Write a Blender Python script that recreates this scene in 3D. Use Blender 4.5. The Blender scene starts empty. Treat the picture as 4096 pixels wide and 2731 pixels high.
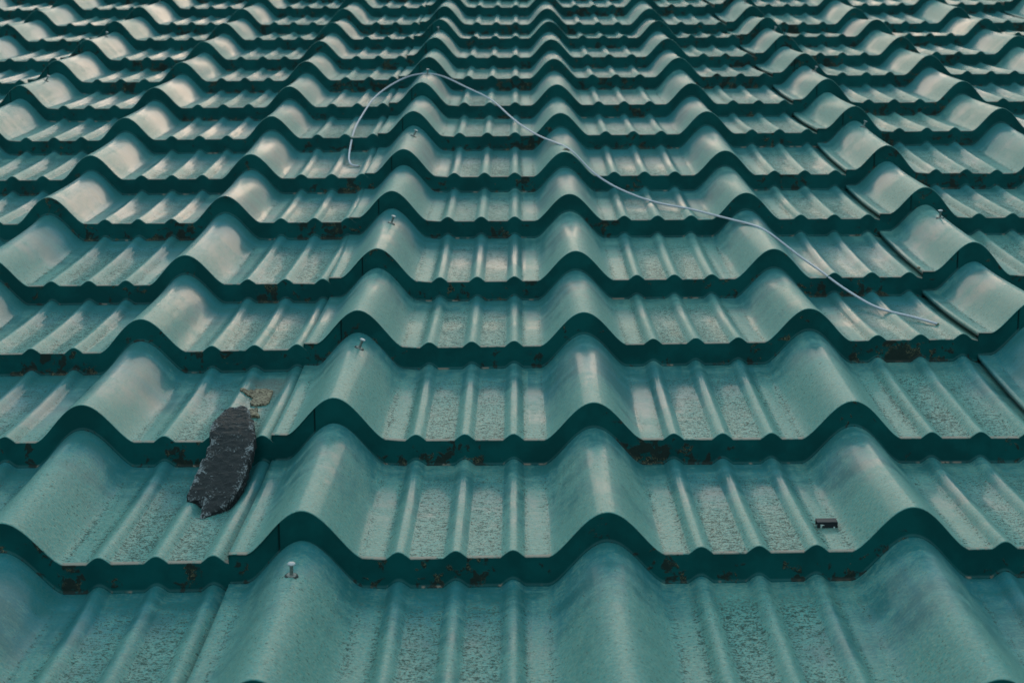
import bpy, math, random
import numpy as np
from mathutils import Matrix, Vector, noise
from mathutils.geometry import delaunay_2d_cdt

sc = bpy.context.scene
WAVE_M = 0.333
SLOPE = math.radians(6)          # pitch of the roof
EAVE_Z = 4.0                      # height of the roof's first visible rows above the ground
ROOF = Matrix.Translation((0, 0, EAVE_Z)) @ Matrix.Rotation(SLOPE, 4, 'X')

# ------------------------------------------------------------------ camera
cam_d = bpy.data.cameras.new('camera')
cam = bpy.data.objects.new('camera', cam_d)
sc.collection.objects.link(cam)
sc.camera = cam
cam_d.sensor_width = 36
cam_d.lens = 36*7049.9/4096
cam_d.clip_start = 0.05
cam_d.clip_end = 6000
cam.matrix_world = ROOF @ Matrix.Translation(Vector((0.724, -5.2755, 2.5295))*WAVE_M) @ (
    Matrix.Rotation(math.radians(.3324), 4, 'Z') @ Matrix.Rotation(math.radians(71.4415), 4, 'X')
    @ Matrix.Rotation(math.radians(-.5609), 4, 'Z'))
cam_d.dof.use_dof = True
cam_d.dof.focus_distance = 2.45
cam_d.dof.aperture_fstop = 13.0
cam_d.dof.aperture_blades = 7

# ------------------------------------------------------------------ sky and sun
SUN_ELEV = math.radians(9)
SUN_AZ = math.radians(2)          # clockwise from +Y, up the roof and ahead of the camera
GAP = math.sin(math.radians(14))  # how high the clear strip reaches
DECK = 4.3                        # radiance of the cloud deck before the background strength
world = bpy.data.worlds.new('World')
sc.world = world
world.use_nodes = True
wn = world.node_tree
wn.nodes.clear()
wo = wn.nodes.new('ShaderNodeOutputWorld')
wb = wn.nodes.new('ShaderNodeBackground')
sky = wn.nodes.new('ShaderNodeTexSky')
sky.sky_type = 'NISHITA'
sky.sun_disc = False
sky.sun_elevation = SUN_ELEV
sky.sun_rotation = SUN_AZ
sky.air_density = 1.0
sky.dust_density = 0.5
sky.ozone_density = 1.5
wb.inputs['Strength'].default_value = 0.12
# a high grey evening cloud deck that stops short of the horizon: the clear strip below it glows
tc = wn.nodes.new('ShaderNodeTexCoord')
sep = wn.nodes.new('ShaderNodeSeparateXYZ'); wn.links.new(tc.outputs['Generated'], sep.inputs[0])
cn = wn.nodes.new('ShaderNodeTexNoise'); cn.inputs['Scale'].default_value = 3.2; cn.inputs['Detail'].default_value = 5
cmap = wn.nodes.new('ShaderNodeMapping'); cmap.inputs['Scale'].default_value = (1, 1, 4.5)
wn.links.new(tc.outputs['Generated'], cmap.inputs[0]); wn.links.new(cmap.outputs[0], cn.inputs['Vector'])
off = wn.nodes.new('ShaderNodeMath'); off.operation = 'MULTIPLY_ADD'; off.inputs[1].default_value = .16; off.inputs[2].default_value = -.08
wn.links.new(cn.outputs[0], off.inputs[0])
ed = wn.nodes.new('ShaderNodeMath'); ed.operation = 'ADD'; wn.links.new(sep.outputs[2], ed.inputs[0]); wn.links.new(off.outputs[0], ed.inputs[1])
# away from the sun the deck comes down to the horizon: the clear break lies ahead, round the sun
hz = wn.nodes.new('ShaderNodeVectorMath'); hz.operation = 'MULTIPLY'; hz.inputs[1].default_value = (1, 1, 0)
wn.links.new(tc.outputs['Generated'], hz.inputs[0])
nz = wn.nodes.new('ShaderNodeVectorMath'); nz.operation = 'NORMALIZE'; wn.links.new(hz.outputs[0], nz.inputs[0])
dt = wn.nodes.new('ShaderNodeVectorMath'); dt.operation = 'DOT_PRODUCT'; dt.inputs[1].default_value = (math.sin(SUN_AZ), math.cos(SUN_AZ), 0)
wn.links.new(nz.outputs[0], dt.inputs[0])
side = wn.nodes.new('ShaderNodeMapRange'); side.interpolation_type = 'SMOOTHSTEP'
side.inputs[1].default_value = .90; side.inputs[2].default_value = .74; side.inputs[3].default_value = 0; side.inputs[4].default_value = .5
wn.links.new(dt.outputs['Value'], side.inputs[0])
ed2 = wn.nodes.new('ShaderNodeMath'); ed2.operation = 'ADD'; wn.links.new(ed.outputs[0], ed2.inputs[0]); wn.links.new(side.outputs[0], ed2.inputs[1])
ed = ed2
dk = wn.nodes.new('ShaderNodeMapRange'); dk.interpolation_type = 'SMOOTHSTEP'
dk.inputs[1].default_value = GAP; dk.inputs[2].default_value = GAP + .03
wn.links.new(ed.outputs[0], dk.inputs[0])
dc = wn.nodes.new('ShaderNodeMix'); dc.data_type = 'RGBA'
dc.inputs[6].default_value = tuple(DECK*q for q in (.52, .86, 1.0)) + (1,)
dc.inputs[7].default_value = tuple(DECK*1.35*q for q in (.60, .90, 1.0)) + (1,)
wn.links.new(cn.outputs[0], dc.inputs[0])
mx = wn.nodes.new('ShaderNodeMix'); mx.data_type = 'RGBA'
wn.links.new(dk.outputs[0], mx.inputs[0]); tn = wn.nodes.new('ShaderNodeMix'); tn.data_type = 'RGBA'; tn.blend_type = 'MULTIPLY'
tn.inputs[0].default_value = 1; tn.inputs[7].default_value = (1.0, .84, .80, 1)   # evening haze along the strip
wn.links.new(sky.outputs[0], tn.inputs[6]); wn.links.new(tn.outputs[2], mx.inputs[6]); wn.links.new(dc.outputs[2], mx.inputs[7])
wn.links.new(mx.outputs[2], wb.inputs[0])
wn.links.new(wb.outputs[0], wo.inputs[0])

sun_d = bpy.data.lights.new('sun', 'SUN')
sun_d.energy = 0.5
sun_d.angle = math.radians(30)
sun_d.color = (1.0, .76, .58)
sun = bpy.data.objects.new('sun', sun_d)
sc.collection.objects.link(sun)
sd = Vector((math.sin(SUN_AZ)*math.cos(SUN_ELEV), math.cos(SUN_AZ)*math.cos(SUN_ELEV), math.sin(SUN_ELEV)))
sun.rotation_euler = sd.to_track_quat('Z', 'Y').to_euler()

sc.view_settings.view_transform = 'Standard'
sc.view_settings.look = 'None'
sc.view_settings.gamma = 1
sc.view_settings.use_curve_mapping = False
sc.view_settings.exposure = 0.72

# ------------------------------------------------------------------ helpers
col = sc.collection
def tag(o, label=None, category=None, kind=None, group=None):
    if label: o['label'] = label
    if category: o['category'] = category
    if kind: o['kind'] = kind
    if group: o['group'] = group
    return o
def empty(name, mat, parent=None):
    o = bpy.data.objects.new(name, None)
    o.empty_display_size = .02
    col.objects.link(o)
    o.parent = parent
    if parent: o.matrix_local = mat
    else: o.matrix_world = mat
    return o
def mesh_obj(name, verts, faces, mat, parent=None, loc=None, smooth=True):
    me = bpy.data.meshes.new(name)
    me.from_pydata([tuple(v) for v in verts], [], [tuple(f) for f in faces])
    me.update()
    if mat: me.materials.append(mat)
    if smooth: me.polygons.foreach_set('use_smooth', [True]*len(me.polygons))
    o = bpy.data.objects.new(name, me)
    col.objects.link(o)
    if parent: o.parent = parent
    if loc is not None: o.matrix_local = loc if isinstance(loc, Matrix) else Matrix.Translation(loc)
    return o

# ---- the pressed roof sheet as numbers: u across, v up the slope, w out of the roof, in units of one wave ----
WAVE = 0.333                      # metres from crest to crest
LEN, STEP = 1.10112, 0.097        # length of one pressed tile, height of its step
CREST, RIB = 0.155, 0.0255
ROW_W = np.array([.0022,-.0098,.0035,-.0274,-.003,-.0004,.02,.0179,.0222,.0094,.0039,-.0259,-.0126])
ROW_DV = np.array([.0117,-.015,-.0261,-.0037,.0094,-.0084,.0128,.0146,.0208,.0077,.0089,-.0208,-.0118])
ROW_T = np.array([.0113,-.0028,.0083,.0027,-.0015,-.0009,.0025,-.0009,.0007,-.0021,-.0035,-.0085,-.0046])
ROW_OL = np.array([-.0124,.002,.0082,.0044,.0329,.0227,.0037,-.0072,-.0065,-.0128,-.0145,-.0087,0.])
SHEET_DU = {-2: .009, -1: .021, 0: 0., 1: .0078, 2: .012}

DENTS = [(-.34, 3.22, .05, -.008), (2.08, 4.55, .07, -.006), (1.93, 4.40, .03, .003), (-.52, 3.35, .03, -.004), (2.36, 1.45, .03, -.005),
         (-2.1, 5.4, .06, -.005), (.93, 7.6, .05, -.004), (1.55, .55, .09, -.0035), (.45, 2.6, .08, -.003), (-1.4, 2.5, .09, -.004), (3.7, 5.5, .08, -.005), (-.9, 1.6, .06, -.003), (1.1, -.5, .10, -.004)]
def _row(a, k):
    k = np.asarray(k, float)
    e = np.concatenate([[0, 0, a[0]*.5], a, [a[-1]*.5, 0, 0, 0]])
    return np.interp(k, np.arange(-3, len(a) + 4), e)
def row_v(k): return k*LEN + _row(ROW_DV, k)
def wave_form(x):
    """x measured from a crest, -.25 .. .80: the wide wave and the three small ribs"""
    z = CREST*np.clip(np.cos(np.clip(np.abs(x)/.192, 0, 1)*np.pi/2), 0, 1)**1.48
    for c, hw in ((.31, .042), (.5, .042), (.69, .042)):
        q = np.clip(np.abs(x - c)/hw, 0, 1)
        z = z + RIB*np.cos(q*np.pi/2)**1.25
    return z
def lap_lift(x, j):
    """first wave of a sheet rides over its neighbour; the last edge dives under the next sheet"""
    z = np.zeros_like(x)
    if j == 0:
        z = z + np.interp(x, [-.27, -.25, -.17, 0, .17, .26], [.029, .029, .027, .025, .008, 0.])
    if j == 2:
        z = z + np.interp(x, [.735, .75, .80], [0., -.006, -.016])
    return z
def warp(u, v):
    a = np.sin(u*3.1 + v*1.7 + 1.3)*np.sin(v*5.3 - u*1.1) + .7*np.sin(u*7.9 + 2.1*v + .4)*np.sin(v*9.1 + 3.3*u + 2.)
    b = np.sin(u*17.3 + v*6.1)*np.sin(v*21.7 - u*9.7 + .8)
    w = .0006*a + .00012*b
    for du, dv, r, h in DENTS:    # knocks and creases from feet and handling
        w = w + h*np.exp(-((u - du)**2 + ((v - dv)*.8)**2)/(2*r*r))
    return w
def drop(s): return -STEP*(1 - (1 - np.clip(s, 0, 1))**1.35)
def top_w(x, s, k, sheet, j):
    """height of tile (row k, wave j of a sheet) at local x and s = 0 (front edge) .. 1 (foot of the next step)"""
    ug = sheet*3 + j + x
    kk = k + s
    W = _row(ROW_W, kk) + _row(ROW_T, kk)*(np.clip(ug, -2.5, 3.5) - .5)
    return W + drop(s) + wave_form(x) + lap_lift(x, j)
def du_of(sheet, k):
    d = SHEET_DU[sheet]
    return d + (_row(ROW_OL, k) if sheet == -1 else 0)
def surface(u, v):
    """(w, k, s) of the roof top at roof coordinates u, v (scalars)"""
    k = int(np.floor(v/LEN)) - 1
    while k < 20 and v >= row_v(k + 1): k += 1
    s = (v - row_v(k))/(row_v(k + 1) - row_v(k))
    for sheet in (2, 1, 0, -1, -2):
        uu = u - du_of(sheet, k + s)
        if uu >= sheet*3 - .25: break
    q = uu - sheet*3
    j = min(2, int(np.floor(q + .25)))
    x = np.array([q - j])
    return float(top_w(x, np.array([s]), k, sheet, j)[0] + warp(np.array([u]), np.array([v]))[0]), k, s

def at(u, v, w=None, extra=0.):
    """roof coordinates in waves -> metres, on the surface unless w is given"""
    if w is None: w = surface(u, v)[0] + extra
    return Vector((u, v, w))*WAVE_M

# ------------------------------------------------------------------ materials
class NT:
    def __init__(s, name):
        s.m = bpy.data.materials.new(name); s.m.use_nodes = True
        s.t = s.m.node_tree; s.t.nodes.clear()
        s.out = s.n('ShaderNodeOutputMaterial'); s.b = s.n('ShaderNodeBsdfPrincipled')
        s.l(s.b.outputs[0], s.out.inputs[0])
    def n(s, ty, **kw):
        x = s.t.nodes.new(ty)
        for k, v in kw.items(): setattr(x, k, v)
        return x
    def l(s, a, b): s.t.links.new(a, b)
    def put(s, sock, v):
        if hasattr(v, 'links') or hasattr(v, 'is_linked'): s.l(v, sock)
        elif isinstance(v, tuple): sock.default_value = v + ((1,) if len(v) == 3 and len(sock.default_value) == 4 else ())
        else: sock.default_value = v
    def math(s, op, a, b=0., c=0., clamp=False):
        x = s.n('ShaderNodeMath', operation=op); x.use_clamp = clamp
        for i, v in enumerate((a, b, c)): s.put(x.inputs[i], v)
        return x.outputs[0]
    def attr(s, name): return s.n('ShaderNodeAttribute', attribute_name=name).outputs['Fac']
    def co(s): return s.n('ShaderNodeTexCoord').outputs['Object']
    def map(s, v, scale=(1, 1, 1), rot=(0, 0, 0), loc=(0, 0, 0)):
        x = s.n('ShaderNodeMapping'); s.l(v, x.inputs[0]); x.inputs['Scale'].default_value = scale
        x.inputs['Rotation'].default_value = rot; x.inputs['Location'].default_value = loc
        return x.outputs[0]
    def noise(s, v, scale, detail=3., rough=.5, dist=0.):
        x = s.n('ShaderNodeTexNoise'); s.l(v, x.inputs['Vector'])
        for k, q in (('Scale', scale), ('Detail', detail), ('Roughness', rough), ('Distortion', dist)): x.inputs[k].default_value = q
        return x.outputs[0]
    def ramp(s, f, lo, hi, a=0., b=1., smooth=True):
        x = s.n('ShaderNodeMapRange'); x.interpolation_type = 'SMOOTHSTEP' if smooth else 'LINEAR'
        for i, q in enumerate((f, lo, hi, a, b)): s.put(x.inputs[i], q)
        return x.outputs[0]
    def mix(s, f, a, b):
        x = s.n('ShaderNodeMix', data_type='RGBA'); s.put(x.inputs[0], f); s.put(x.inputs[6], a); s.put(x.inputs[7], b)
        return x.outputs[2]
    def bump(s, h, strength, dist, nrm=None):
        x = s.n('ShaderNodeBump'); x.inputs['Strength'].default_value = strength; x.inputs['Distance'].default_value = dist
        s.l(h, x.inputs['Height'])
        if nrm: s.l(nrm, x.inputs['Normal'])
        return x.outputs[0]

def painted_sheet():
    g = NT('weathered_teal_paint')
    co = g.co()
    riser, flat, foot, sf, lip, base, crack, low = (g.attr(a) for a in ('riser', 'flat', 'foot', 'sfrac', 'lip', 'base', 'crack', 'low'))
    rnd = g.n('ShaderNodeObjectInfo').outputs['Random']
    big = g.noise(g.map(co, (1, 1, 1)), 3.0, 3, .55)
    mid = g.noise(g.map(co, (1, 2.2, 1)), 14., 4, .6)
    streak = g.noise(g.map(co, (1, 2.6, 1), rot=(0, 0, .35)), 120., 4, .62)
    fine = g.noise(g.map(co, (1, 1.1, 1)), 400., 3, .70)
    # paint: clean teal, with a few brighter repair-like washes
    paint = g.mix(riser, g.mix(g.ramp(mid, .35, .7), (.004, .100, .108), (.006, .125, .155)), g.mix(g.ramp(mid, .38, .62), (.0010, .050, .049), (.0016, .072, .070)))  # step faces darker: less sun-faded, with part of their shade painted in
    # dust and chalked paint, thicker towards the front of each tile and in the pans
    amt = g.math('ADD', g.ramp(sf, 0., .95, .20, -.17, smooth=False), g.math('MULTIPLY', g.math('SUBTRACT', big, .5), .9))
    amt = g.math('ADD', amt, g.math('MULTIPLY', flat, .04))
    amt = g.math('ADD', amt, g.math('MULTIPLY', g.math('SUBTRACT', rnd, .5), .10))
    # the sheets to the left and up the slope were rinsed cleaner than the rest
    sx = g.n('ShaderNodeSeparateXYZ'); g.l(co, sx.inputs[0])
    clean = g.math('MULTIPLY', g.ramp(sx.outputs[0], .02, -.30, 0., 1.), g.ramp(sx.outputs[1], .25, 1.3, .25, 1.))
    clean = g.math('MAXIMUM', clean, g.math('MULTIPLY', g.ramp(sx.outputs[1], 1.2, 1.9), g.ramp(sx.outputs[0], .6, .1, .25, .8)))
    amt = g.math('SUBTRACT', amt, g.math('MULTIPLY', clean, .11))
    run = g.noise(g.map(co, (1, .10, 1)), 75., 3, .6)
    amt = g.math('ADD', amt, g.math('MULTIPLY', g.math('SUBTRACT', run, .5), .30))
    f = g.math('ADD', g.math('MULTIPLY', streak, .55), g.math('MULTIPLY', mid, .45))
    dust = g.ramp(g.math('ADD', f, amt), .30, .62, .14, 1.)
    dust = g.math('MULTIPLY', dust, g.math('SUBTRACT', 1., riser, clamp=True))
    dust = g.math('MULTIPLY', dust, .84)
    dcol = g.mix(g.ramp(fine, .35, .65), (.045, .255, .232), (.360, .465, .345))
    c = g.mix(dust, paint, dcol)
    # fine gritty mottling of the chalked surface
    c = g.mix(g.math('MULTIPLY', g.ramp(fine, .44, .60), g.math('MULTIPLY', dust, .70)), c, (.022, .105, .100))
    grain = g.noise(g.map(co, (.8, 2.4, 1), rot=(0, 0, -.3)), 230., 3, .7)
    c = g.mix(g.math('MULTIPLY', g.ramp(grain, .47, .64), g.math('MULTIPLY', dust, .42)), c, (.030, .115, .105))
    c = g.mix(g.math('MULTIPLY', g.ramp(grain, .47, .34), g.math('MULTIPLY', dust, .32)), c, (.50, .48, .33))
    # dark specks of dirt and algae
    sp = g.math('ADD', fine, g.math('MULTIPLY', g.math('SUBTRACT', streak, .5), .75))
    thr = g.math('SUBTRACT', .66, g.math('MULTIPLY', foot, .12))
    thr = g.math('SUBTRACT', thr, g.math('MULTIPLY', flat, g.ramp(sf, .9, .1, .0, .030)))
    thr = g.math('SUBTRACT', thr, g.math('MULTIPLY', g.math('SUBTRACT', big, .5), .25))
    speck = g.ramp(g.math('SUBTRACT', sp, thr), -.01, .06)
    speck = g.math('MULTIPLY', speck, g.math('SUBTRACT', 1., riser, clamp=True))
    speck = g.math('MULTIPLY', speck, g.ramp(sf, .98, .75))
    c = g.mix(g.math('MULTIPLY', speck, .82), c, (.018, .034, .028))
    # brown wash left by the bark and round the clip
    for (su, sv), rad, am in (((-.375, 1.90), .040, .55), ((1.775, .28), .018, .30)):
        d = g.n('ShaderNodeVectorMath', operation='DISTANCE'); g.l(g.map(co, (1, .55, .3)), d.inputs[0])
        P_ = at(su, sv); d.inputs[1].default_value = (P_.x, P_.y*.55, P_.z*.3)
        st = g.math('MULTIPLY', g.ramp(g.math('ADD', d.outputs['Value'], g.math('MULTIPLY', g.math('SUBTRACT', mid, .5), .03)), rad, rad*.4), am)
        c = g.mix(st, c, (.16, .135, .115))
    # rubbed, primer-coloured front lip of the pans
    lipn = g.ramp(g.math('ADD', g.noise(g.map(co, (1, .2, .2)), 70., 3, .6), g.math('MULTIPLY', mid, .3)), .50, .66)
    lipm = g.math('MULTIPLY', lip, lipn)
    c = g.mix(g.math('MULTIPLY', lipm, .8), c, (.33, .235, .19))
    basen = g.ramp(g.noise(g.map(co, (1, .1, .1)), 38., 2, .6), .56, .62)
    c = g.mix(g.math('MULTIPLY', g.math('MULTIPLY', base, basen), .65), c, (.34, .21, .15))
    # dirt crusts on the upright steps
    rn = g.noise(g.map(co, (1, 1, 1.0)), 62., 5, .65, .4)
    rb = g.noise(co, 9., 2, .5)
    crust = g.ramp(g.math('ADD', rn, g.math('ADD', g.math('ADD', g.math('MULTIPLY', flat, .07), g.math('MULTIPLY', low, .07)), g.math('MULTIPLY', g.math('SUBTRACT', rb, .5), .7))), .665, .71)
    crust = g.math('MULTIPLY', crust, riser)
    hair = g.noise(co, 150., 3, .6, 1.8)
    hair = g.math('ABSOLUTE', g.math('SUBTRACT', hair, .5))
    hair = g.math('MULTIPLY', g.ramp(hair, .026, .006), g.ramp(g.noise(co, 45., 2, .5), .50, .60))
    ccol = g.mix(hair, g.mix(fine, (.006, .010, .008), (.030, .026, .018)), (.22, .17, .09))
    c = g.mix(g.math('MULTIPLY', crust, .85), c, ccol)
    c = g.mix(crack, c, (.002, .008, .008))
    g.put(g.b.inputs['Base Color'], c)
    rough = g.math('ADD', .36, g.math('MULTIPLY', dust, .20))
    rough = g.math('ADD', rough, g.math('MULTIPLY', g.math('MAXIMUM', speck, g.math('MAXIMUM', crust, lipm)), .35))
    g.put(g.b.inputs['Roughness'], rough)
    g.b.inputs['Specular IOR Level'].default_value = .13
    g.put(g.b.inputs['Coat Weight'], g.math('ADD', g.ramp(dust, 0., 1., .10, .03), g.math('MULTIPLY', clean, .03)))
    g.b.inputs['Coat Roughness'].default_value = .09
    h = g.math('ADD', g.math('MULTIPLY', fine, .5), g.math('MULTIPLY', streak, 1.))
    n1 = g.bump(h, .14, .0007)
    n2 = g.bump(g.math('ADD', crust, g.math('MULTIPLY', lipm, -.6)), .5, .0006, n1)
    g.l(n2, g.b.inputs['Normal'])
    return g.m

def simple(name, colr, rough=.5, metal=0., var=0., scale=60., bump=0., bscale=200., bdist=.001, col2=None, lo=.4, hi=.6):
    g = NT(name); co = g.co()
    if var or col2:
        f = g.ramp(g.noise(co, scale, 5, .62), lo, hi)
        c2 = col2 or tuple(min(1., q*(1 + var)) for q in colr)
        g.put(g.b.inputs['Base Color'], g.mix(f, colr, c2))
    else: g.b.inputs['Base Color'].default_value = colr + (1,)
    g.b.inputs['Roughness'].default_value = rough
    g.b.inputs['Metallic'].default_value = metal
    if bump: g.l(g.bump(g.noise(co, bscale, 6, .7), bump, bdist), g.b.inputs['Normal'])
    return g.m

M_TEAL = painted_sheet()
M_GROUND = simple('grass_ground', (.05, .07, .03), .9, var=.8, scale=1.2)
M_WALL = simple('rendered_wall', (.42, .40, .36), .85, var=.2, scale=3., bump=.3)
M_SCREW = simple('galvanised_steel', (.30, .30, .28), .5, .6, var=-.35, scale=700.)
M_HEAD = simple('bright_screw_head', (.46, .43, .43), .5, .5, var=-.2, scale=900.)
M_WASHER = simple('dull_washer', (.30, .27, .24), .5, .6, var=-.4, scale=700.)
M_SEAL = simple('dark_rubber_seal', (.015, .015, .013), .7)
M_WIRE = simple('pale_lilac_cable_sheath', (.58, .50, .54), .55, 0, var=-.15, scale=240.)
M_CORE = simple('dirty_cable_core', (.20, .17, .08), .6)
M_BLACK = simple('black_plastic', (.012, .011, .015), .65)
M_WHITE = simple('pale_plastic_bit', (.6, .62, .58), .5)
M_BRASS = simple('rusty_rivet', (.20, .15, .10), .5, .6)
M_BARK = simple('brown_grey_bark', (.085, .054, .032), .9, col2=(.36, .26, .17), scale=260., lo=.38, hi=.62, bump=.9, bscale=420., bdist=.0015)
M_RUST = simple('rust_ring', (.05, .035, .02), .8, var=.8, scale=500)

def slate_mat():
    g = NT('charred_felt_slab'); co = g.co()
    a = g.noise(g.map(co, (1, 1, 1)), 46., 5, .72)
    b = g.noise(g.map(co, (1.3, .9, 1), rot=(0, 0, .5)), 330., 4, .7)
    e = g.attr('edge')
    f = g.math('ADD', g.math('MULTIPLY', a, .55), g.math('MULTIPLY', b, .45))
    f = g.math('ADD', f, g.math('MULTIPLY', e, .075))
    c = g.mix(b, (.006, .006, .0065), (.030, .030, .031))
    c = g.mix(g.math('MULTIPLY', g.ramp(f, .555, .63), .7), c, (.27, .27, .275))
    g.put(g.b.inputs['Base Color'], c)
    g.b.inputs['Roughness'].default_value = .78
    g.b.inputs['Specular IOR Level'].default_value = .25
    n = g.bump(b, .9, .0014); n = g.bump(a, .8, .003, n)
    g.l(n, g.b.inputs['Normal'])
    return g.m
M_SLAB = slate_mat()

# ------------------------------------------------------------------ ground and the house that carries the roof
gs = 3000.
ground = mesh_obj('ground', [(-gs, -gs, 0), (gs, -gs, 0), (gs, gs, 0), (-gs, gs, 0)], [(0, 1, 2, 3)], M_GROUND, smooth=False)
tag(ground, kind='structure')

M_ADDED_HILL = simple('added_hill', (.030, .045, .022), .95, var=.9, scale=.05)  # unseen hill ring, added to keep low sky glare off the far rows
vs, fs = [], []
NR = 180
for q in range(NR):
    a = 2*math.pi*q/NR
    hgt = 54 + 8*noise.fractal(Vector((math.cos(a)*2.2, math.sin(a)*2.2, 4.)), 1., 2., 5)
    for rr_, hh in ((255, -1), (275, hgt*.55), (300, hgt), (340, hgt*.9), (520, -1)):
        vs.append((math.cos(a)*rr_, math.sin(a)*rr_, hh))
for q in range(NR):
    for i in range(4):
        fs.append((q*5 + i, q*5 + i + 1, ((q + 1) % NR)*5 + i + 1, ((q + 1) % NR)*5 + i))
tag(mesh_obj('added_hills', vs, fs, M_ADDED_HILL), kind='structure')

# ------------------------------------------------------------------ the roof
roof = empty('roof', ROOF)
roof['kind'] = 'thing'
tag(roof, 'weathered teal pressed-metal tile roof of overlapping wavy sheets, dusty in the pans', 'roof')

FR, ER = .011, .0045               # foot and edge radii of the step
LEAN = .012
def tile_mesh(k, sheet, j):
    x0, x1 = -.25, .75
    xs = [np.linspace(-.25, -.192, 4), np.linspace(-.192, .192, 30)[1:], np.linspace(.192, .268, 4)[1:]]
    for c in (.31, .5, .69):
        xs.append(np.linspace(c - .042, c + .042, 11)[(0 if c > .4 else 1):])
    xs.append(np.array([.75]))
    if j == 0:
        xs[0] = np.concatenate([[-.25], np.linspace(-.2495, -.192, 4)])
        xs.append(np.array([])); 
        cr = np.array([-.088, -.083, -.079, -.074, -.070])
        xs.append(cr)
    if j == 2: xs[-1] = np.array([.745, .77, .80])
    x = np.unique(np.concatenate(xs))
    nx = len(x)
    # path across the step and up the tile: (offset v, fixed height or s)
    L = float(row_v(k + 1) - row_v(k))
    path = []                     # (dv, height above the edge plane, kind)
    n = 5
    for i in range(n):
        a = i/(n - 1)*math.pi/2
        path.append((-LEAN - FR + FR*math.sin(a), -STEP + FR*(1 - math.cos(a)), 0))
    for q in (.03, .08, .25, .5, .75, .92, .97):
        path.append((-LEAN*(1 - q), -STEP + FR + q*(STEP - FR - ER), 1))
    for i in range(6):
        a = i/5*math.pi/2
        path.append((ER*(1 - math.cos(a)), -ER + ER*math.sin(a) , 2))
    ss = np.concatenate([np.array([ER/L, .010, .0185, .027, .05, .09])[1:], np.linspace(.09, .93, 15)[1:], np.linspace(.93, 1 - (LEAN + FR)/L, 4)[1:]])
    for s in ss: path.append((s*L, None, 3))
    npth = len(path)
    V = np.zeros((npth, nx, 3))
    A = {a: np.zeros((npth, nx)) for a in ('riser', 'flat', 'foot', 'sfrac', 'lip', 'base', 'crack', 'low')}
    form = wave_form(x)
    isflat = (form < .0015).astype(float)
    dist = np.min(np.abs(x[:, None] - np.array([-.192, .192, .268, .352, .458, .542, .648, .732])[None]), axis=1)
    foot = np.clip(1 - dist/.022, 0, 1)*(np.abs(x) < 10)
    for i, (dv, h, kind) in enumerate(path):
        v = float(row_v(k)) + dv
        s = np.full(nx, max(dv, 0)/L)
        if kind == 3:
            z = top_w(x, s, k, sheet, j)
        else:
            # heights hang from the edge line; the foot follows the tile below
            zt = top_w(x, np.zeros(nx), k, sheet, j)
            zl = lap_lift(x, j)
            below = zt - zl + (zl*.55)
            q = (h + STEP)/STEP
            z = below + (zt - below)*q + h
        u_g = sheet*3 + j + x
        z = z + warp(u_g, np.full(nx, v))
        du = du_of(sheet, k + s)
        V[i, :, 0] = u_g + du
        V[i, :, 1] = v
        V[i, :, 2] = z
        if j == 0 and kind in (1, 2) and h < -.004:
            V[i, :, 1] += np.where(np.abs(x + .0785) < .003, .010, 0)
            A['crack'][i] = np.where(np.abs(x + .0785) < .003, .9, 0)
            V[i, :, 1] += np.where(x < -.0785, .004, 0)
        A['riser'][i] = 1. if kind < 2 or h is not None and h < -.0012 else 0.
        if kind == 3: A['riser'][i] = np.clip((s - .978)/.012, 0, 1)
        A['flat'][i] = isflat
        A['low'][i] = 0 if h is None else np.clip(-h/STEP, 0, 1)**2
        A['foot'][i] = foot
        A['sfrac'][i] = s
        A['lip'][i] = isflat*(1. if (kind == 2 and h > -.003) or (kind == 3 and dv < .022) else 0)
        A['base'][i] = isflat*(1. if kind == 0 and -STEP + .0005 < h < -STEP + .006 else 0)
    # small plastic waviness of the rib flanks
    V[:, :, 2] += .0005*np.sin(V[:, :, 1]*23. + sheet*2. + x[None]*40)*(form > .002)[None]*(form < .03)[None]
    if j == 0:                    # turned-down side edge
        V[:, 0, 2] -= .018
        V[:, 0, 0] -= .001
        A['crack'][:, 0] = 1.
    V *= WAVE_M
    idx = np.arange(npth*nx).reshape(npth, nx)
    F = np.stack([idx[:-1, :-1], idx[:-1, 1:], idx[1:, 1:], idx[1:, :-1]], -1).reshape(-1, 4)
    me = bpy.data.meshes.new('roof_tile')
    me.vertices.add(npth*nx)
    me.vertices.foreach_set('co', V.reshape(-1).astype(np.float32))
    me.loops.add(F.size)
    me.loops.foreach_set('vertex_index', F.reshape(-1).astype(np.int32))
    me.polygons.add(len(F))
    me.polygons.foreach_set('loop_start', np.arange(0, F.size, 4, dtype=np.int32))
    me.polygons.foreach_set('use_smooth', np.ones(len(F), bool))
    me.polygons.foreach_set('loop_total', np.full(len(F), 4, np.int32))
    me.update(calc_edges=True)
    me.validate()
    for a, arr in A.items():
        at_ = me.attributes.new(a, 'FLOAT', 'POINT')
        at_.data.foreach_set('value', arr.reshape(-1).astype(np.float32))
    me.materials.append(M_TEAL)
    return me

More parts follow.
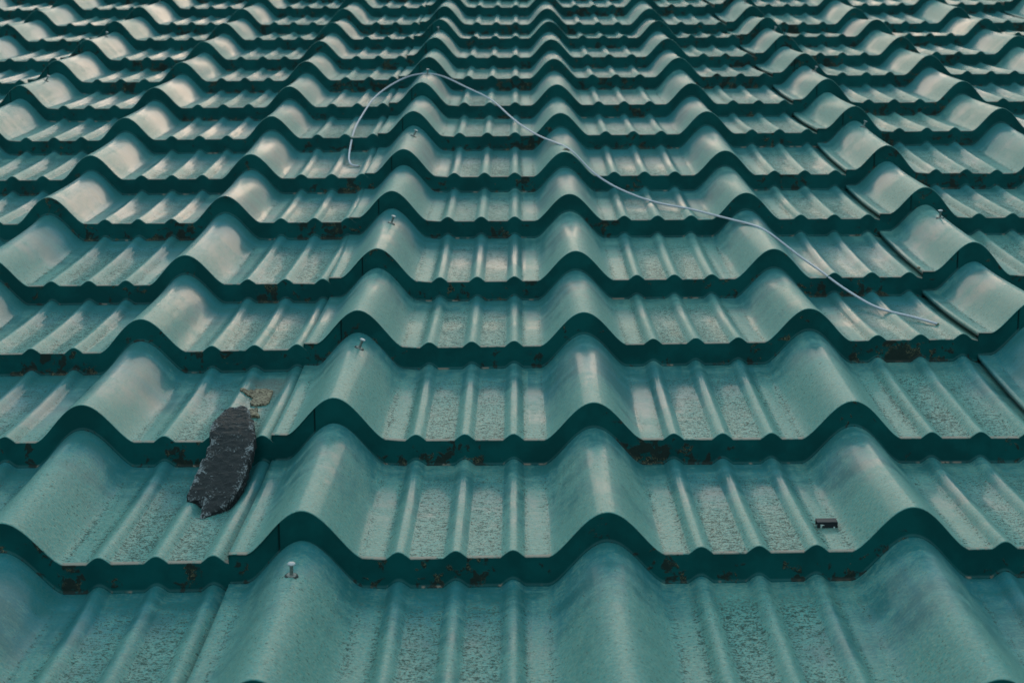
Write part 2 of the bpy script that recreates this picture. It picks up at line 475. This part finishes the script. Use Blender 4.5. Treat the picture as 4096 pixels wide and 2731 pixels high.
cam_inv = (Matrix.Rotation(math.radians(.3324), 3, 'Z') @ Matrix.Rotation(math.radians(71.4415), 3, 'X')
           @ Matrix.Rotation(math.radians(-.5609), 3, 'Z')).transposed()
def near_view(u, v, m):
    q = cam_inv @ (Vector((u, v, 0)) - Vector((.724, -5.2755, 2.5295)))
    if q.z > -.5: return False
    return abs(7049.9*q.x/-q.z) < 2048 + m*7049.9/-q.z
n_tiles = 0
for sheet in (-2, -1, 0, 1, 2):
    base = Matrix.Translation(at(sheet*3 - .25, -1.2, 0))
    sh = empty('roof_sheet', base, roof)
    for k in range(-2, 16):
        for j in range(3):
            if not any(near_view(sheet*3 + j + dx, (k + dk)*LEN, 1.6) for dx in (0, .7) for dk in (0, 1)): continue
            o = bpy.data.objects.new('roof_tile', tile_mesh(k, sheet, j))
            col.objects.link(o)
            o.parent = sh
            o.matrix_parent_inverse = base.inverted()
            n_tiles += 1
print('tiles', n_tiles, o.data.vertices[0].co, len(o.data.polygons))

# ------------------------------------------------------------------ screws, in the first wave of each sheet, every second row
def lathe(prof, seg=16):
    vs, fs = [], []
    for r, z in prof:
        for i in range(seg):
            a = 2*math.pi*i/seg
            vs.append((r*math.cos(a), r*math.sin(a), z))
    for i in range(len(prof) - 1):
        for q in range(seg):
            fs.append((i*seg + q, i*seg + (q + 1) % seg, (i + 1)*seg + (q + 1) % seg, (i + 1)*seg + q))
    vs.append((0, 0, prof[-1][1])); c = len(vs) - 1
    for q in range(seg): fs.append(((len(prof) - 1)*seg + q, (len(prof) - 1)*seg + (q + 1) % seg, c))
    return vs, fs
mm = .001
screw_parts = [
    ('screw', lathe([(1.9*mm, -4*mm), (1.9*mm, 0), (1.9*mm, 11*mm), (2.1*mm, 12.2*mm)]), M_SCREW),
    ('screw_head', lathe([(1.9*mm, 11.6*mm), (3.4*mm, 12.9*mm), (4.2*mm, 13.6*mm), (4.2*mm, 14.2*mm), (3.5*mm, 14.6*mm)]), M_HEAD),
    ('washer', lathe([(5.2*mm, -1.0*mm), (5.2*mm, .9*mm), (4.4*mm, 1.5*mm), (2.6*mm, 1.7*mm), (1.6*mm, 1.3*mm)]), M_WASHER),
    ('seal', lathe([(7.2*mm, -1.2*mm), (7.0*mm, .1*mm), (5.0*mm, .6*mm)]), M_SEAL)]
protos = {}
spots = [(.001, -.3044), (.023, 1.9236), (.020, 4.0258), (.021, 6.1842), (.002, 8.449), (-.008, 10.8276), (.003, 13.0515),
         (3.004, 4.0273), (3.02, 6.36), (3.024, 8.4331), (3.03, 10.75), (3.002, 12.62), (3.02, 1.92),
         (-2.954, 8.339), (-2.977, 10.545), (-2.97, 12.98), (-2.96, 6.2), (6.01, 10.7), (6.02, 12.9)]
rs = random.Random(4)
for n, (u, v) in enumerate(spots):
    e = .01
    du_ = (surface(u + e, v)[0] - surface(u - e, v)[0])/(2*e)
    nrm = Vector((-du_, .02, 1)).normalized()
    M = Matrix.Translation(at(u, v)) @ nrm.to_track_quat('Z', 'Y').to_matrix().to_4x4() @ Matrix.Rotation(rs.uniform(-.07, .07), 4, 'X') @ Matrix.Rotation(rs.uniform(-.07, .07), 4, 'Y')
    root = None
    for nm, (vs, fs), mt in screw_parts:
        if nm not in protos:
            o = mesh_obj(nm, vs, fs, mt); protos[nm] = o
        else:
            o = protos[nm].copy(); col.objects.link(o)
        if root is None:
            o.parent = roof; o.matrix_local = M; root = o
        else:
            o.parent = root; o.matrix_local = Matrix.Identity(4)

# torn nail hole with its raised burr on the crest under the cable
vs, fs = lathe([(6*mm, -.8*mm), (5*mm, .5*mm), (3.2*mm, 1.4*mm), (2.0*mm, 3.0*mm), (1.2*mm, 1.0*mm), (.9*mm, -2*mm)], 12)
vs = [(x*1.5, y*1.1, z + (.8*mm*math.sin(3*math.atan2(y, x)) if z > .9*mm else 0)) for x, y, z in vs]
hole = mesh_obj('nail_hole', vs, fs, M_RUST, roof, Matrix.Translation(at(1.012, 5.60)))
vs, fs = lathe([(3.2*mm, -1*mm), (3.2*mm, 1.2*mm), (2.2*mm, 2.2*mm)], 12)
riv = mesh_obj('rivet', vs, fs, M_BRASS, roof, Matrix.Translation(at(2.745, 3.345, .012)))

# ------------------------------------------------------------------ the cable lying across the roof
def tube(pts, r, seg=10):
    vs, fs = [], []
    up = Vector((0, 0, 1))
    for i, p in enumerate(pts):
        t = (pts[min(i + 1, len(pts) - 1)] - pts[max(i - 1, 0)]).normalized()
        a = t.cross(up).normalized(); b = a.cross(t)
        for q in range(seg):
            th = 2*math.pi*q/seg
            vs.append(p + (a*math.cos(th) + b*math.sin(th))*r)
    for i in range(len(pts) - 1):
        for q in range(seg):
            fs.append((i*seg + q, i*seg + (q + 1) % seg, (i + 1)*seg + (q + 1) % seg, (i + 1)*seg + q))
    n = len(pts)
    fs.append(tuple(range(seg))[::-1]); fs.append(tuple((n - 1)*seg + q for q in range(seg)))
    return vs, fs
WIRE = [[-0.3295, 5.9821, -0.0365], [-0.3544, 5.985, -0.0353], [-0.3766, 6.0079, -0.0333], [-0.3945, 6.0621, -0.0304], [-0.4074, 6.1466, -0.0263], [-0.4161, 6.2513, -0.0209], [-0.4219, 6.3651, -0.0144], [-0.4264, 6.4817, -0.007], [-0.4306, 6.6024, 0.0002], [-0.4346, 6.7327, 0.0057], [-0.4376, 6.8747, 0.0086], [-0.4382, 7.0231, 0.0097], [-0.4355, 7.1695, 0.0107], [-0.4298, 7.3107, 0.0126], [-0.4227, 7.4484, 0.0155], [-0.415, 7.5869, 0.0187], [-0.4069, 7.7295, 0.0214], [-0.3974, 7.8747, 0.0231], [-0.3848, 8.0157, 0.0242], [-0.3684, 8.1446, 0.0258], [-0.3481, 8.2584, 0.0284], [-0.3247, 8.3581, 0.0322], [-0.299, 8.4455, 0.0373], [-0.2712, 8.5206, 0.0436], [-0.2414, 8.5813, 0.0512], [-0.2093, 8.6249, 0.06], [-0.1748, 8.6487, 0.0701], [-0.138, 8.6504, 0.0814], [-0.0992, 8.6308, 0.0934], [-0.0594, 8.5984, 0.1045], [-0.0198, 8.5715, 0.1114], [0.0185, 8.5659, 0.111], [0.0555, 8.5796, 0.1036], [0.0917, 8.5951, 0.0924], [0.1279, 8.5959, 0.0805], [0.1641, 8.5765, 0.0694], [0.2001, 8.5396, 0.0596], [0.236, 8.4906, 0.051], [0.2719, 8.434, 0.0437], [0.3078, 8.3733, 0.0376], [0.3438, 8.3096, 0.0327], [0.3798, 8.2418, 0.0291], [0.4156, 8.1674, 0.0267], [0.4506, 8.0836, 0.0254], [0.4843, 7.9893, 0.0247], [0.5164, 7.8863, 0.0237], [0.5466, 7.7767, 0.0221], [0.5752, 7.6613, 0.0203], [0.6026, 7.5401, 0.019], [0.6295, 7.4148, 0.0188], [0.6564, 7.2881, 0.0198], [0.6835, 7.1618, 0.0221], [0.711, 7.0362, 0.0257], [0.7386, 6.911, 0.0305], [0.7663, 6.786, 0.0365], [0.7941, 6.662, 0.0439], [0.8221, 6.5395, 0.0524], [0.8502, 6.4188, 0.0623], [0.8784, 6.2995, 0.0733], [0.9066, 6.1806, 0.0856], [0.9344, 6.062, 0.0989], [0.9617, 5.946, 0.1122], [0.9882, 5.8396, 0.123], [1.0136, 5.7512, 0.1285], [1.0375, 5.6849, 0.1267], [1.0597, 5.6379, 0.1179], [1.0805, 5.603, 0.1041], [1.1004, 5.5732, 0.088], [1.1201, 5.5438, 0.0715], [1.1402, 5.5134, 0.0558], [1.1609, 5.4822, 0.0412], [1.1826, 5.4512, 0.0279], [1.2053, 5.4207, 0.0159], [1.2287, 5.3901, 0.0051], [1.2526, 5.3586, -0.0045], [1.2769, 5.326, -0.0128], [1.3015, 5.2923, -0.0198], [1.3264, 5.258, -0.0256], [1.3516, 5.2223, -0.03], [1.3767, 5.1846, -0.0333], [1.4017, 5.1443, -0.0353], [1.4266, 5.1016, -0.036], [1.4514, 5.0575, -0.0356], [1.4763, 5.0138, -0.0345], [1.5013, 4.9724, -0.0332], [1.5266, 4.9343, -0.032], [1.5519, 4.8984, -0.0306], [1.5774, 4.8632, -0.0285], [1.6027, 4.8272, -0.0252], [1.6278, 4.7894, -0.0209], [1.6525, 4.7494, -0.0158], [1.6769, 4.7087, -0.0108], [1.701, 4.669, -0.0067], [1.725, 4.6309, -0.0037], [1.7486, 4.5923, -0.0011], [1.7716, 4.551, 0.0021], [1.7941, 4.5066, 0.0061], [1.8162, 4.4598, 0.0108], [1.8378, 4.4118, 0.0161], [1.8592, 4.3628, 0.0217], [1.88, 4.3124, 0.0277], [1.9003, 4.2592, 0.0345], [1.9198, 4.2025, 0.0423], [1.9385, 4.1418, 0.0513], [1.9565, 4.0785, 0.0608], [1.974, 4.0158, 0.0698], [1.9915, 3.9586, 0.0764], [2.0095, 3.9113, 0.079], [2.0282, 3.8763, 0.0764], [2.0475, 3.8526, 0.0689], [2.0671, 3.836, 0.0581], [2.0864, 3.821, 0.046], [2.1051, 3.8031, 0.0343], [2.1228, 3.7807, 0.0237], [2.1397, 3.7536, 0.0143], [2.1557, 3.7223, 0.0062], [2.1711, 3.6874, -0.0007], [2.1861, 3.6496, -0.0064], [2.2008, 3.6092, -0.0108], [2.2151, 3.5663, -0.014], [2.2289, 3.5205, -0.016], [2.2419, 3.471, -0.0167], [2.2539, 3.4182, -0.0166], [2.2654, 3.3655, -0.0167], [2.2776, 3.3188, -0.0188], [2.2913, 3.2819, -0.0238], [2.3063, 3.2525, -0.0307], [2.322, 3.2258, -0.0379], [2.3377, 3.1982, -0.0442], [2.3532, 3.1683, -0.0493], [2.368, 3.1354, -0.0532], [2.3821, 3.099, -0.0559], [2.3955, 3.0596, -0.0573], [2.4085, 3.018, -0.0575], [2.4213, 2.9751, -0.0565], [2.4341, 2.9316, -0.0543], [2.4472, 2.8881, -0.0508], [2.4606, 2.8453, -0.0463], [2.4746, 2.8047, -0.0411], [2.4898, 2.7692, -0.0366], [2.5068, 2.7421, -0.0339], [2.5256, 2.7232, -0.0336], [2.5452, 2.7083, -0.0345], [2.5645, 2.6924, -0.0352], [2.5827, 2.6725, -0.0349], [2.5996, 2.648, -0.0334], [2.6154, 2.6192, -0.0308], [2.6301, 2.5869, -0.0272], [2.6443, 2.5531, -0.0231], [2.6582, 2.5191, -0.0189]]
wp = [Vector(p)*WAVE_M for p in WIRE]
org = wp[-1].copy()
fine_pts = []
for i in range(len(wp) - 1):
    a, b, c, d = wp[max(i - 1, 0)], wp[i], wp[i + 1], wp[min(i + 2, len(wp) - 1)]
    for q in range(3):
        t = q/3
        fine_pts.append(.5*((2*b) + (c - a)*t + (2*a - 5*b + 4*c - d)*t*t + (3*b - 3*c + d - a)*t**3))
fine_pts.append(wp[-1])
cable = empty('cable', ROOF @ Matrix.Translation(org))
tag(cable, 'thin pale lilac-grey cable looping over the teal roof tiles in a long S', 'cable')
vs, fs = tube([p - org for p in fine_pts], .0060*WAVE_M)
mesh_obj('cable_sheath', vs, fs, M_WIRE, cable)
for end, nxt in ((fine_pts[-1], fine_pts[-3]), (fine_pts[0], fine_pts[2])):
    d = (end - nxt).normalized()
    vs, fs = tube([end - org - d*.002, end - org + d*.0012], .0050*WAVE_M, 8)
    mesh_obj('cable_core', vs, fs, M_CORE, cable)

# ------------------------------------------------------------------ loose pieces: slab and bark
def slab_like(name, outline, hfun, thick, step, rough, mat, sub=1, parent=None, label=None, category=None, inset=.004, layers=3, seed=0, bottom=None):
    """an irregular plate: jagged outline (roof u, v), top following hfun(u, v), torn edges"""
    pts = []
    n = len(outline)
    rr = random.Random(seed)
    for i in range(n):
        a, b = Vector(outline[i]), Vector(outline[(i + 1) % n])
        m = max(1, int((b - a).length/(step*.8)))
        for q in range(m):
            p = a.lerp(b, q/m)
            if q: p = p + Vector((rr.uniform(-1, 1), rr.uniform(-1, 1)))*step*.22
            pts.append(p)
    nb = len(pts)
    us = [p.x for p in pts]; vs_ = [p.y for p in pts]
    def inside(x, y):
        c = False
        for i in range(nb):
            a, b = pts[i], pts[(i + 1) % nb]
            if (a.y > y) != (b.y > y) and x < (b.x - a.x)*(y - a.y)/(b.y - a.y) + a.x: c = not c
        return c
    allp = list(pts)
    x = min(us)
    while x < max(us):
        y = min(vs_)
        while y < max(vs_):
            qx, qy = x + rr.uniform(-.3, .3)*step, y + rr.uniform(-.3, .3)*step
            if inside(qx, qy) and min((Vector((qx, qy)) - p).length for p in pts) > step*.45: allp.append(Vector((qx, qy)))
            y += step
        x += step
    r = delaunay_2d_cdt(allp, [], [list(range(nb))], 1, 1e-6)
    P, Fs, orig = r[0], r[2], r[3]
    cen = Vector((sum(us)/nb, sum(vs_)/nb))
    O = Vector((cen.x, cen.y, hfun(cen.x, cen.y)))
    top, edge = [], []
    isb = [any(oi < nb for oi in o_) for o_ in orig]
    for p, bd in zip(P, isb):
        z = hfun(p.x, p.y)
        nz = noise.fractal(Vector((p.x*30, p.y*30, seed)), 1., 2., 4)*rough + noise.noise(Vector((p.x*150, p.y*150, seed)))*rough*.5
        top.append(Vector((p.x, p.y, z + nz - (thick*.12 if bd else 0))))
        dd = min((Vector((p.x, p.y)) - q).length for q in pts)
        edge.append(max(0., 1 - dd/(.03)))
    nt = len(top)
    verts = list(top); faces = [tuple(f) for f in Fs]; E = list(edge)
    # side wall: follow boundary order
    bidx = []
    for q in range(nb):
        for i, o_ in enumerate(orig):
            if q in o_: bidx.append(i); break
    prev = bidx
    for l in range(1, layers + 1):
        cur = []
        for i in bidx:
            p = top[i]
            jx, jy = rr.uniform(-1, 1)*step*.16, rr.uniform(-1, 1)*step*.16
            out = (Vector((p.x, p.y)) - cen).normalized()*(.25*step*math.sin(l/layers*2.2))
            verts.append(Vector((p.x + jx + out.x, p.y + jy + out.y, p.z - thick*.9*l/layers))); E.append(0.2)
            cur.append(len(verts) - 1)
        m = len(bidx)
        for q in range(m):
            faces.append((prev[q], cur[q], cur[(q + 1) % m], prev[(q + 1) % m]))
        prev = cur
    faces.append(tuple(prev)[::-1])
    vv = [(v - O)*WAVE_M for v in verts]
    o = mesh_obj(name, vv, faces, mat, parent, smooth=False)
    at_ = o.data.attributes.new('edge', 'FLOAT', 'POINT')
    at_.data.foreach_set('value', np.array(E, np.float32))
    o.matrix_world = ROOF @ Matrix.Translation(O*WAVE_M)
    if label: tag(o, label, category)
    return o
TIP = [-0.4325, 0.5002, -0.0616]
V1 = float(row_v(1))
def slab_h(u, v):
    top = RIB + .022
    zb = TIP[2] + .014
    lo = zb + (v - TIP[1])/(V1 - TIP[1])*(top + .006 - zb)
    hi = float(top_w(np.array([-.4 + 1]), np.array([max(0., (v - V1)/LEN)]), 1, -1, 1)[0]) + top + .012
    d = .025                       # softly bent where it rides over the step
    q = lo - hi
    return .5*(lo + hi - math.sqrt(q*q + d*d))
slab_like('slab_fragment', [[-0.4288, 1.4336], [-0.4241, 1.4531], [-0.3975, 1.4324], [-0.3819, 1.3936], [-0.3646, 1.3167], [-0.3528, 1.2505], [-0.3345, 1.2115], [-0.3236, 1.1124], [-0.304, 1.0394], [-0.3054, 0.9999], [-0.3024, 0.9365], [-0.3038, 0.8877], [-0.3046, 0.819], [-0.306, 0.7516], [-0.3128, 0.6986], [-0.3186, 0.6402], [-0.3331, 0.5953], [-0.3457, 0.5637], [-0.3662, 0.5387], [-0.3898, 0.5136], [-0.4042, 0.4956], [-0.4207, 0.4708], [-0.4289, 0.4834], [-0.4297, 0.5271], [-0.4363, 0.59], [-0.4582, 0.5967], [-0.478, 0.5908], [-0.499, 0.6165], [-0.4968, 0.662], [-0.4925, 0.7209], [-0.4878, 0.8011], [-0.4834, 0.8627], [-0.4718, 0.9037], [-0.4756, 0.939], [-0.4694, 0.9813], [-0.4701, 1.0097], [-0.4835, 1.06], [-0.4919, 1.1317], [-0.4912, 1.2044], [-0.4829, 1.2906], [-0.4787, 1.3812], [-0.4642, 1.4116], [-0.4421, 1.4187]], slab_h, .046, .013, .0055, M_SLAB, seed=3, layers=4,
          label='long charred dark grey slab fragment lying over the tile step, torn at its lower tip', category='debris')
def lay(h): return lambda u, v: surface(u, v)[0] + h
slab_like('bark_flake', [[-0.4828, 1.8156], [-0.4718, 1.8115], [-0.455, 1.8065], [-0.4461, 1.813], [-0.4412, 1.8481], [-0.4304, 1.8559], [-0.4259, 1.8818], [-0.3999, 1.8734], [-0.3807, 1.8844], [-0.3602, 1.8556], [-0.3475, 1.8471], [-0.3455, 1.7782], [-0.3434, 1.7178], [-0.3412, 1.6731], [-0.35, 1.6351], [-0.3729, 1.6274], [-0.3879, 1.6198], [-0.409, 1.6277], [-0.4209, 1.6749], [-0.4188, 1.7208], [-0.4181, 1.7435], [-0.4335, 1.7664], [-0.4469, 1.7503], [-0.4545, 1.7621], [-0.4737, 1.7702]], lay(.009), .013, .006, .0035, M_BARK, seed=5, layers=2,
          label='thin tan-grey bark flake with a narrow tail, upslope of the dark slab', category='bark')
slab_like('bark_crumb', [[-0.4042, 1.5283], [-0.397, 1.5458], [-0.3835, 1.5351], [-0.3851, 1.5729], [-0.3756, 1.5758], [-0.3707, 1.5344], [-0.368, 1.5045], [-0.3486, 1.444], [-0.355, 1.4344], [-0.3664, 1.4452], [-0.385, 1.4389], [-0.3948, 1.4838]], lay(.013), .013, .006, .004, M_BARK, seed=8, layers=2,
          label='tiny crumpled bark crumb between the dark slab and the larger bark flake', category='bark')

# ------------------------------------------------------------------ the small black plastic clip
def box_vf(x0, x1, y0, y1, z0, z1, b=.0003):
    vs = [(x, y, z) for z in (z0, z1) for y in (y0, y1) for x in (x0, x1)]
    return vs, [(0, 2, 3, 1), (4, 5, 7, 6), (0, 1, 5, 4), (2, 6, 7, 3), (0, 4, 6, 2), (1, 3, 7, 5)]
def join_vf(parts):
    vs, fs = [], []
    for v, f in parts:
        o = len(vs); vs += v; fs += [tuple(i + o for i in q) for q in f]
    return vs, fs
clip = empty('plastic_clip', ROOF @ Matrix.Translation(at(1.772, .300, -.0235)) @ Matrix.Rotation(.02, 4, 'Z') @ Matrix.Rotation(-.05, 4, 'X'))
tag(clip, 'small black plastic channel clip lying alone in a flat pan beside a rib', 'clip')
W2, D, H = .0118, .0125, .0072
vs, fs = join_vf([box_vf(-W2, W2, -D/2, D/2, H - .0011, H),
                  box_vf(-W2, W2, D/2 - .0012, D/2 - .0001, 0, H - .0012),
                  box_vf(-W2, -W2 + .0042, -D/2, -D/2 + .0012, 0, H - .0012),
                  box_vf(-W2 + .0070, W2, -D/2, -D/2 + .0012, 0, H - .0012),
                  box_vf(-W2 + .0042, -W2 + .0070, -D/2, -D/2 + .0012, H*.62, H - .0012),
                  box_vf(W2 - .0012, W2 - .0001, -D/2 + .0013, D/2 - .0013, 0, H - .0012)])
o = mesh_obj('casing', vs, fs, M_BLACK, clip, smooth=False)
bv = o.modifiers.new('bevel', 'BEVEL'); bv.width = .0002; bv.segments = 2
vs, fs = join_vf([box_vf(-W2 + .0038, -W2 + .0053, -D/2 - .0002, -D/2 + .003, .0002, .0044), box_vf(-W2 + .0053, -W2 + .0082, -D/2 - .0004, -D/2 + .001, .0031, .0037)])
mesh_obj('spring_tongue', vs, fs, M_WHITE, clip, smooth=False)
vs, fs = lathe([(.0009, -.0003), (.0009, .0006), (.0005, .0011)], 10)
mesh_obj('bead', vs, fs, M_WHITE, clip, Matrix.Translation((W2 - .004, -D/2 - .0003, .0004)))

# ------------------------------------------------------------------ seat the roof on a plain house below
hx0, hx1, hy0, hy1 = -1.95, 2.6, -.55, 5.6
top_y = lambda y: EAVE_Z + y*math.tan(SLOPE) - .12
vs = [(hx0, hy0, 0), (hx1, hy0, 0), (hx1, hy1, 0), (hx0, hy1, 0), (hx0, hy0, top_y(hy0)), (hx1, hy0, top_y(hy0)), (hx1, hy1, top_y(hy1)), (hx0, hy1, top_y(hy1))]
wall = mesh_obj('house_wall', vs, [(0, 1, 5, 4), (1, 2, 6, 5), (2, 3, 7, 6), (3, 0, 4, 7), (4, 5, 6, 7)], M_WALL, smooth=False)
tag(wall, kind='structure')
sc.cycles.use_denoising = True
